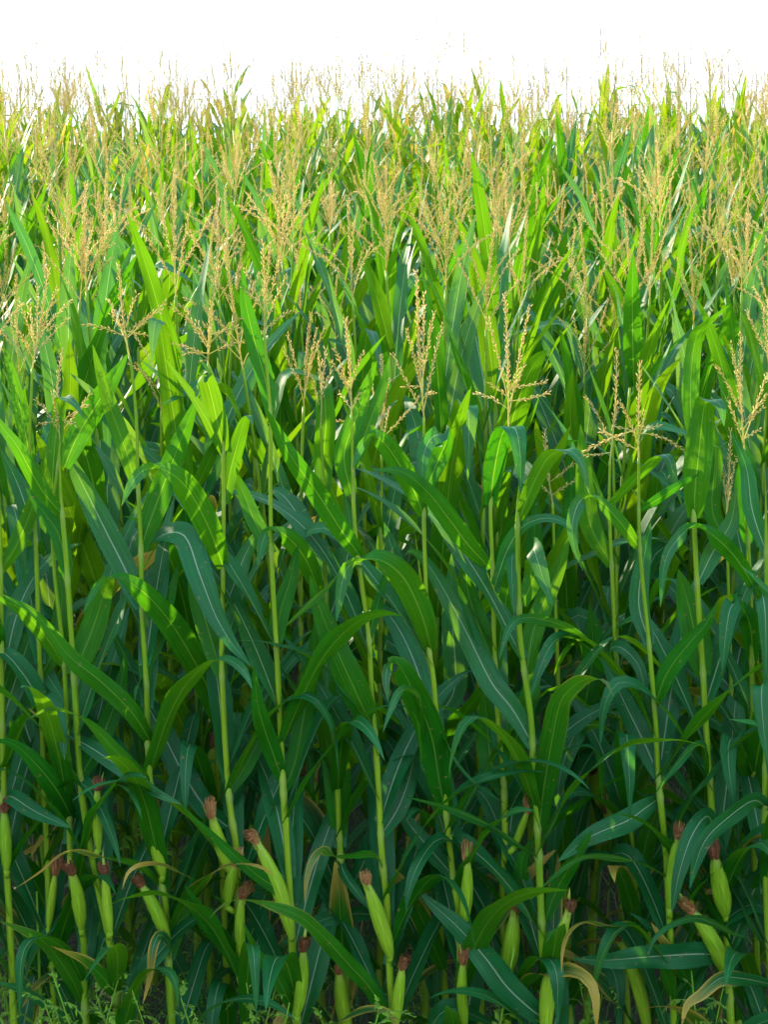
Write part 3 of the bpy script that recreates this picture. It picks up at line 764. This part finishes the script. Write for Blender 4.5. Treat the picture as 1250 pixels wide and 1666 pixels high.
          ([(1136,950,0),(1160,900,.04),(1190,850,.06),(1200,790,.06)],[0,0,0,0],34,0)]),
 dict(dy=0.1, stalk=[(1235,1666),(1230,1500),(1228,1340),(1226,1200),(1224,1076),(1222,960),(1218,882),(1214,800),(1212,730)],
  tas=((1206,545),[(1165,595),(1185,650),(1190,560),(1248,610),(1251,640),(1241,665),(1236,700)]), ears=[],
  label='corn plant near the right edge with a tall brush-like tassel and blades folded sharply down',
  leaves=[([(1218,884,0),(1211,820,0),(1208,770,0),(1210,733,0)],[U]*4,30,0),
          ([(1232,962,0),(1200,910,-.06),(1160,870,-.14),(1130,857,-.2),(1112,868,-.24),(1084,910,-.27),(1075,988,-.28)],[U,U,160,80,30,10,0],30,0),
          ([(1226,1078,0),(1222,1020,-.02),(1205,984,-.08),(1190,988,-.13),(1182,1030,-.16),(1176,1095,-.17)],[U,U,120,20,0,0],38,0),
          ([(1230,1342,0),(1228,1270,0),(1206,1210,-.06),(1188,1205,-.12),(1187,1250,-.15),(1197,1313,-.17)],[U,U,120,10,0,0],44,0)]),
 dict(dy=-0.05, stalk=[(1262,1666),(1250,1500),(1246,1326),(1250,1100),(1248,900),(1246,760)], tas=None, ears=[],
  label='corn plant cut by the right frame edge, long drooping leaves reaching left',
  leaves=[([(1262,1252,0),(1258,1160,-.02),(1246,1114,-.07),(1240,1125,-.12),(1243,1180,-.15),(1251,1245,-.17)],[U,U,120,10,0,0],42,0),
          ([(1248,1312,0),(1225,1303,-.06),(1182,1333,-.13),(1150,1365,-.18),(1133,1405,-.2),(1123,1447,-.21)],[60,30,20,10,10,0],38,0),
          ([(1250,1532,0),(1200,1521,-.07),(1166,1504,-.12),(1132,1494,-.17),(1095,1504,-.21),(1065,1528,-.24),(1051,1568,-.25)],[90,70,50,45,40,20,10],22,.15),
          ([(1262,1602,0),(1210,1592,-.08),(1172,1592,-.13),(1142,1618,-.17),(1119,1635,-.19),(1110,1668,-.2)],[60,40,25,20,20,10],31,0),
          ([(1247,1010,0),(1240,960,-.02),(1246,1000,-.08),(1248,1110,-.1)],[U,60,0,0],28,0),
          ([(1248,900,0),(1225,830,.03),(1215,760,.05),(1190,700,.06)],[0,0,0,0],30,0)]),
 dict(dy=0.42, stalk=[(925,1600),(915,1300),(905,1000),(902,880),(900,820)], tas=((887,700),[(932,755),(938,780),(868,780)]), ears=[],
  label='small corn plant in the gap right of centre with a short sparse brown tassel',
  leaves=[([(902,900,0),(925,850,0),(930,790,0),(925,740,0)],[U]*4,28,0),
          ([(907,1020,0),(880,960,0),(870,880,.02),(875,800,.03)],[U]*4,38,0),
          ([(912,1200,0),(950,1150,0),(965,1060,.02),(960,980,.03)],[U]*4,42,0),
          ([(918,1350,0),(890,1280,0),(870,1200,.02),(860,1130,.03)],[0]*4,42,0)]),
 dict(dy=0.42, stalk=[(1200,1600),(1192,1200),(1186,950),(1182,850)], tas=((1190,700),[(1176,760),(1198,745),(1195,820)]), ears=[],
  label='small corn plant between the spoon-shaped blade and the right edge, short thin tassel',
  leaves=[([(1184,880,0),(1160,830,.02),(1165,740,.03),(1160,680,.03)],[U]*4,30,0),
          ([(1188,1000,0),(1215,950,0),(1200,860,.02),(1195,800,.03)],[0]*4,36,0),
          ([(1190,1120,0),(1160,1080,.02),(1130,1000,.04),(1110,960,.04)],[0]*4,42,0),
          ([(1194,1260,0),(1220,1200,0),(1215,1120,.02),(1210,1060,.03)],[U]*4,40,0)]),
]

def hero_leaf(mb, pts, rolls, wpx, dry, Y, rs):
    P3 = np.array([at(x, y, Y + d) for x, y, d in pts])
    m = len(P3)
    T = nrm(np.gradient(P3, axis=0))
    V = nrm(np.array([0, 0, ZC]) - P3)
    Wc = []
    for i in range(m):
        w0 = np.cross(T[i], V[i])
        if np.linalg.norm(w0) < 0.15 and Wc: w0 = np.cross(T[i - 1], V[i])
        w0 = nrm(w0)
        n0 = np.cross(w0, T[i])
        a = R(rolls[min(i, len(rolls) - 1)])
        Wc.append(w0 * math.cos(a) + n0 * math.sin(a))
    # the upper side is W x T: with W = T x V it is +V at roll 0
    C, L = spline(np.hstack([P3, np.array(Wc)]), 34)
    jit = rs.uniform(-.5, .5)
    W = nrm(C[:, 3:])
    Tt = nrm(np.gradient(C[:, :3], axis=0))
    W = nrm(W + np.cross(Tt, W) * (jit * np.linspace(0.2, 1, len(W)))[:, None])
    width = wpx / FPX * (Y - 0.05) * 0.98
    leaf_mb(mb, C[:, :3], W, width, 9, rs.uniform(.03, .085), rs.uniform(.15, .34), dry, rs.uniform(.0, .34), rs)

rs0 = random.Random(3)
front_bases = []
for pl in FRONT:
    Y = Y0 + pl['dy']
    px = [at(x, y, Y) for x, y in pl['stalk']]
    low = px[0]
    gz = ground_z(low[0], Y)
    slope = (px[0] - px[2]) / max(px[2][2] - px[0][2], 1e-3)
    foot = np.array([low[0] + np.clip(slope[0] * (low[2] - gz), -.08, .08), Y + rs0.uniform(-.02, .02), gz - 0.03])
    root = empty('corn_plant', (foot[0], foot[1], gz))
    o0 = np.array([foot[0], foot[1], gz])
    front_bases.append((o0, pl))
    tag(root, pl['label'], 'corn plant', 'corn plants of the front row')
    C, L = spline(np.vstack([[foot], px]), 150)
    C = C - o0
    nodes = []
    for lf in pl['leaves']:
        b = at(*lf[0][0][:2], Y) - o0
        nodes.append(float(np.argmin(np.abs(C[:, 2] - b[2])) / (len(C) - 1)))
    nodes += [0.06, 0.13, 0.2]
    sm = MB(); stalk_mb(sm, C, 0.0128, 0.0036 if pl['tas'] else 0.0055, sorted(set(nodes)), 12, rs0.uniform(.2, .9), not pl['tas'])
    sm.build('stalk', M_STALK, root)
    for lf in pl['leaves']:
        dr = lf[3] or (rs0.choice([0, 0, 0, .3, .7]) if lf[0][0][1] > 1380 else 0)
        b = MB(); hero_leaf(b, lf[0], lf[1], lf[2], dr, Y, rs0)
        b.v = [v - o0 for v in b.v]
        b.build('leaf', M_LEAF, root)
    for k in range(13):                      # blades that lean back into the field, low ones under the frame, and a few arching out over the verge
        f = (0.14, 0.45, 0.70, 0.30, 0.36, 0.58, .24, .40, .50, .22, .34, .46, .57)[k] + rs0.uniform(-.05, .05)
        bp = C[int(f * (len(C) - 1))]
        pm, W = auto_leaf(rs0, bp, (math.pi / 2 if k < 9 else -math.pi / 2) + rs0.uniform(-1.5, 1.5), rs0.uniform(.5, .75), .08, R(rs0.uniform(18, 32)), R(rs0.uniform(20, 85) if k < 9 else rs0.uniform(50, 115)), R(rs0.choice([0, 80])), 22, rs0.uniform(-.7, .7))
        b = MB(); leaf_mb(b, pm, W, rs0.uniform(.055, .08), 7, rs0.uniform(.04, .09), .28, rs0.choice([0, 0, 0, 0, 0, .8]) if f < .4 else 0, rs0.uniform(0, .34), rs0)
        b.build('leaf', M_LEAF, root)
    if pl['tas']:
        tb = MB()
        tip, brs = pl['tas']
        b = C[-1]
        t3 = at(tip[0], tip[1], Y + rs0.uniform(-.02, .03)) - o0
        n = 10
        s = np.linspace(0, 1, n)[:, None]
        bow = np.array([rs0.uniform(-.01, .01), rs0.uniform(-.01, .01), 0])
        tint = rs0.uniform(.5, .95)
        tassel_branch(tb, rs0, b + (t3 - b) * s + bow * np.sin(s * math.pi), .0024, gap=.0062, size=.0120, per=2, bare=.3, tint=tint, splay=.5)
        for i, (x, y) in enumerate(brs):
            f = 0.02 + 0.3 * rs0.random()
            st = b + (t3 - b) * f
            e = at(x, y, Y + rs0.uniform(-.09, .09)) - o0
            q = np.linspace(0, 1, 9)[:, None]
            Ld = np.linalg.norm(e - st)
            up = np.array([0, 0, 1.0]) * Ld * rs0.uniform(-.03, .09)
            tassel_branch(tb, rs0, st + (e - st) * q + up * np.sin(q * math.pi), .0016, gap=.0082, size=.0125, per=2, bare=.24, tint=float(np.clip(tint + rs0.uniform(-.25, .25), 0, 1)), splay=.5)
        tb.build('tassel', M_TASSEL, root)
    for (bx, by), (tx, ty), w in pl['ears']:
        yb = Y - 0.03
        eb = at(bx, by, yb) - o0
        et = at(tx, ty, yb - rs0.uniform(.0, .05)) - o0
        ax = nrm(et - eb)
        Le = np.linalg.norm(et - eb); eb = eb - ax * Le * .14; et = et + ax * Le * .05
        em = MB(); ear_mb(em, eb, et, w / FPX * Y * .46, rs0)
        # shank that joins the ear to the stalk
        k = int(np.argmin(np.abs(C[:, 2] - (eb[2] - 0.03))))
        tube(em, np.array([C[k], (C[k] + eb) / 2 + [0, -.004, -.004], eb]), [.009, .009, .009], 8, c=(.5,) * 3)
        eo = em.build('ear', M_HUSK, root)
        si = MB(); silk_mb(si, et, ax, rs0.uniform(.042, .068), rs0, rs0.uniform(.1, 1.1))
        si.build('silk', M_SILK, eo)

# ------------------------------------------------------------------ the rows behind: prototypes, then copies
def plant_from(parts, root):
    obs = []
    for nm, b, m, par in parts:
        obs.append(b.build(nm, m, root if par is None else obs[par]))
    return root

def copy_tree(o, parent=None):
    c = o.copy()
    col.objects.link(c)
    c.parent = parent
    for ch in list(o.children): copy_tree(ch, c)
    return c

ORD = ['first', 'second', 'third', 'fourth', 'fifth', 'sixth', 'seventh', 'eighth', 'ninth', 'tenth', 'eleventh', 'twelfth']
def ordinal(i):
    return ORD[i] if i < len(ORD) else {1: '%dst', 2: '%dnd', 3: '%drd'}.get((i + 1) % 10 if (i + 1) not in (11, 12, 13) else 0, '%dth') % (i + 1)

ROW, GAP = 0.72, 0.165
N_PROTO = 14
protos = []
unused = []
rp = random.Random(21)
for k in range(N_PROTO):
    root = empty('corn_plant', (0, 0, 0))
    plant_from(grow_plant(rp, tassel=k < 11), root)
    root['kept'] = 1.0 if k < 11 else 0.0
    unused.append(root); protos.append(root)
FAR0 = 11
for r in range(1, FAR0):
    Y = Y0 + ROW * r - .17
    hwid = 0.2315 * Y * 1.03 + 0.22
    n = int(2 * hwid / GAP)
    for i in range(n):
        x = -hwid + (i + 0.5) * GAP + rp.uniform(-.035, .035)
        y = Y + rp.uniform(-.06, .06)
        p = rp.choice(protos)
        o = unused.pop(0) if unused else copy_tree(p)
        bare = o['kept'] == 0.0
        what = 'leafy corn plant with no tassel' if bare else 'tasselled corn plant'
        o.location = (x, y, ground_z(x, y) - 0.02)
        s = rp.uniform(.93, 1.07)
        o.scale = (s, s, s * rp.uniform(.97, 1.05) * (1.045 if r <= 3 else 1.0))
        o.rotation_euler = (R(rp.uniform(-2.5, 2.5)), R(-2 + rp.uniform(-2.5, 2.5)), rp.uniform(0, 6.28))
        if r <= 4:
            lab = what + ', %s from the left in the %s row' % (ordinal(i), ordinal(r))
            tag(o, lab, 'corn plant', 'corn plants of the %s row' % ordinal(r))
        else:
            third = 'left' if i < n / 3 else 'middle' if i < 2 * n / 3 else 'right'
            tag(o, what + ' in the %s third of the %s row' % (third, ordinal(r)), 'corn plant', ('bare' if bare else 'tasselled') + ' corn plants of the %s row, %s third' % (ordinal(r), third))

for o in list(col.objects):
    if 'kept' in o: del o['kept']

# the far rows up to and over the crest, and the field going on to both sides, as one mass
far_protos = []
for k in range(9):
    b = {}
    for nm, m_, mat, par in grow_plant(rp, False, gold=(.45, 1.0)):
        b.setdefault(nm, MB()).merge(m_, np.eye(4))
    far_protos.append(b)
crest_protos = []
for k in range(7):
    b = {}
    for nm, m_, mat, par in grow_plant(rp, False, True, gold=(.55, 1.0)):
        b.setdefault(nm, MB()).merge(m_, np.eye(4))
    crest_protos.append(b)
far = {'stalk': MB(), 'leaf': MB(), 'tassel': MB()}
def put_far(x, y, crest=False):
    s = rp.uniform(.92, 1.08)
    M = Matrix.Translation((x, y, ground_z(x, y) - .02)) @ Matrix.Rotation(R(rp.uniform(-3, 3)), 4, 'X') @ Matrix.Rotation(R(-2 + rp.uniform(-3, 3)), 4, 'Y') @ Matrix.Rotation(rp.uniform(0, 6.28), 4, 'Z') @ Matrix.Diagonal((s, s, s * (rp.uniform(.97, 1.07) if rp.random() < .8 else rp.uniform(1.06, 1.16)), 1))
    p = rp.choice(crest_protos if crest else far_protos)
    for k, b in p.items(): far[k].merge(b, M)
for r in range(0, 20):
    Y = Y0 + ROW * r - (.17 if r else 0)
    lim = 0.2315 * Y * 1.03 + 0.22
    if r < FAR0:
        for i in range(14):
            for sg in (-1, 1):
                put_far(sg * (lim + (i + .6) * GAP + rp.uniform(-.03, .03)), Y + rp.uniform(-.06, .06))
    else:
        gp = GAP if r < 14 else GAP * .8
        n = int((lim + 1.8) / gp)
        for i in range(-n, n + 1):
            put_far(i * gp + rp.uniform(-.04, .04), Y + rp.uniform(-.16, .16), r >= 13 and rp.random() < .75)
froot = MB()
def far_mesh():
    mb = MB(); sizes = []
    for k, mat in (('leaf', M_LEAF), ('stalk', M_STALK), ('tassel', M_TASSEL)):
        mb.merge(far[k], np.eye(4))
    me = mb.mesh('corn_rows', M_LEAF)
    me.materials.append(M_STALK); me.materials.append(M_TASSEL)
    # quads come first (leaf, stalk, tassel), then triangles in the same order
    idx = []
    for k, i in (('leaf', 0), ('stalk', 1), ('tassel', 2)): idx.append(np.full(sum(len(q) for q in far[k].q), i))
    for k, i in (('leaf', 0), ('stalk', 1), ('tassel', 2)): idx.append(np.full(sum(len(q) for q in far[k].t), i))
    me.polygons.foreach_set('material_index', np.concatenate(idx).astype(np.int32))
    o = bpy.data.objects.new('corn_rows', me)
    col.objects.link(o)
    tag(o, 'far rows of corn with pale tassels massed along the top of the field', 'corn', None, 'stuff')
far_mesh()

# ------------------------------------------------------------------ weeds and grass under the corn
def weed_parts(rs):
    st, fo = MB(), MB()
    H = rs.uniform(.34, .62)
    n = 12
    s = np.linspace(0, 1, n)
    b = np.array([rs.uniform(-.12, .12), rs.uniform(-.12, .12)])
    P = np.stack([b[0] * s ** 1.6, b[1] * s ** 1.6, H * s], 1)
    tube(st, P, np.linspace(.0035, .0012, n), 6, c=(.6,) * 3)
    for i in range(rs.randint(18, 26)):
        f = 0.2 + 0.8 * i / 24.0
        f = min(f, 1)
        o = np.array([np.interp(f, s, P[:, k]) for k in range(3)])
        az = i * 2.4 + rs.uniform(-.5, .5)
        th = R(rs.uniform(25, 80))
        L = rs.uniform(.07, .16) * (1.15 - .5 * f)
        m = 10
        q = np.linspace(0, 1, m)
        d = np.array([math.cos(az) * math.sin(th), math.sin(az) * math.sin(th), math.cos(th)])
        C = o + d * (q * L)[:, None] - np.array([0, 0, 1]) * (q ** 2 * L * rs.uniform(.3, 1.3))[:, None]
        tube(fo, C, .0009, 3, a=(0, 0, .6), c=(.7,) * 3, cap=False)
        T = nrm(np.gradient(C, axis=0))
        sd = nrm(np.cross(T, [0, 0, 1.0])); up = np.cross(sd, T)
        for j in range(1, m):
            for sg in (-1, 1):
                l = rs.uniform(.005, .018) * (1.1 - .5 * q[j])
                dd = nrm(T[j] * rs.uniform(.2, 1.6) + sd[j] * sg * rs.uniform(.3, 1) + up[j] * rs.uniform(-.9, .7))
                w = np.cross(dd, up[j]) * l * .22
                c = C[j]
                V = [c, c + dd * l * .45 + w, c + dd * l * .45 - w, c + dd * l - up[j] * l * .2]
                fo.add(V, None, [[0, 1, 2], [2, 1, 3]], (0, 0, rs.choice([0, 0, .4])), (rs.uniform(.2, 1),) * 3)
    return st, fo

rw = random.Random(5)
wp = []; WH = {}
for k in range(5):
    root = empty('weed_plant', (0, 0, 0))
    st, fo = weed_parts(rw)
    st.build('stem', M_WEED, root); fo.build('foliage', M_WEED, root)
    WH[root.name] = max(float(np.concatenate(fo.v)[:, 2].max()), .2)
    wp.append(root)
WEEDS = [(436, 1622, 4.62), (462, 1600, 4.75), (364, 1642, 4.4), (386, 1655, 4.3), (332, 1612, 4.7), (303, 1628, 4.4), (243, 1648, 4.35), (216, 1630, 4.6), (152, 1640, 4.4),
         (112, 1610, 4.8), (62, 1620, 4.5), (200, 1385, 5.15), (208, 1330, 5.2), (508, 1622, 4.7), (522, 1300, 5.25), (690, 1640, 4.6), (782, 1652, 4.5), (838, 1420, 5.1), (320, 1560, 5.0),
         (1002, 1640, 4.6), (1128, 1640, 4.4), (1162, 1610, 4.5), (1206, 1640, 4.6), (948, 1630, 4.7), (602, 1652, 4.5), (412, 1632, 4.35), (346, 1590, 4.8), (30, 1560, 4.9), (480, 1490, 5.1), (700, 1540, 5.1),
         (20, 1640, 4.3), (88, 1632, 4.3), (128, 1600, 4.9), (186, 1610, 4.3), (262, 1600, 4.8), (402, 1606, 4.9), (446, 1645, 4.3), (540, 1640, 4.3), (1090, 1620, 4.7)]
unusedw = list(wp)
for i, (x, y, Y) in enumerate(WEEDS):
    src = unusedw[-1] if unusedw else rw.choice(wp)
    o = unusedw.pop() if unusedw else copy_tree(src)
    top = at(x, y - 30, Y)
    gz = ground_z(top[0], Y)
    s = (top[2] - gz) / WH[src.name]
    o.location = (top[0], Y, gz)
    o.scale = (s, s, s)
    o.rotation_euler = (0, 0, rw.uniform(0, 6.28))
    j = int(np.argmin([abs(b[0] - top[0]) for b, _ in front_bases]))
    where = 'left' if x < 280 else 'left-centre' if x < 520 else 'right-centre' if x < 860 else 'right'
    tag(o, 'feathery light green weed between the stalks, %s in from the left at the bottom' % ordinal(sorted(w[0] for w in WEEDS).index(x)), 'weed', 'weeds under the corn')

gb = MB()
for i in range(5200):
    y = rw.uniform(3.2, 8.0)
    x = rw.uniform(-1, 1) * (0.2315 * y + .5)
    L = rw.uniform(.12, .5) * (1.2 if rw.random() < .2 else .8)
    az = rw.uniform(0, 6.28)
    ln = rw.uniform(.05, .9)
    q = np.linspace(0, 1, 5)
    d = np.array([math.cos(az), math.sin(az), 0])
    P = np.array([x, y, ground_z(x, y)]) + d * (q ** 1.8 * L * ln)[:, None] + np.array([0, 0, 1.0]) * (L * (q - .45 * ln * q ** 2.2))[:, None]
    w = np.array([-d[1], d[0], 0]) * (rw.uniform(.0018, .005) * np.array([.7, 1, .8, .5, .05]))[:, None]
    V = np.concatenate([P - w, P + w])
    gb.add(V, [[k, k + 1, k + 6, k + 5] for k in range(4)], None, (0, 0, 1.0 if rw.random() < .07 else 0), (rw.random(),) * 3)
tag(gb.build('grass', M_GRASS), 'rough dark grass on the soil between the corn stalks', 'grass', None, 'stuff')
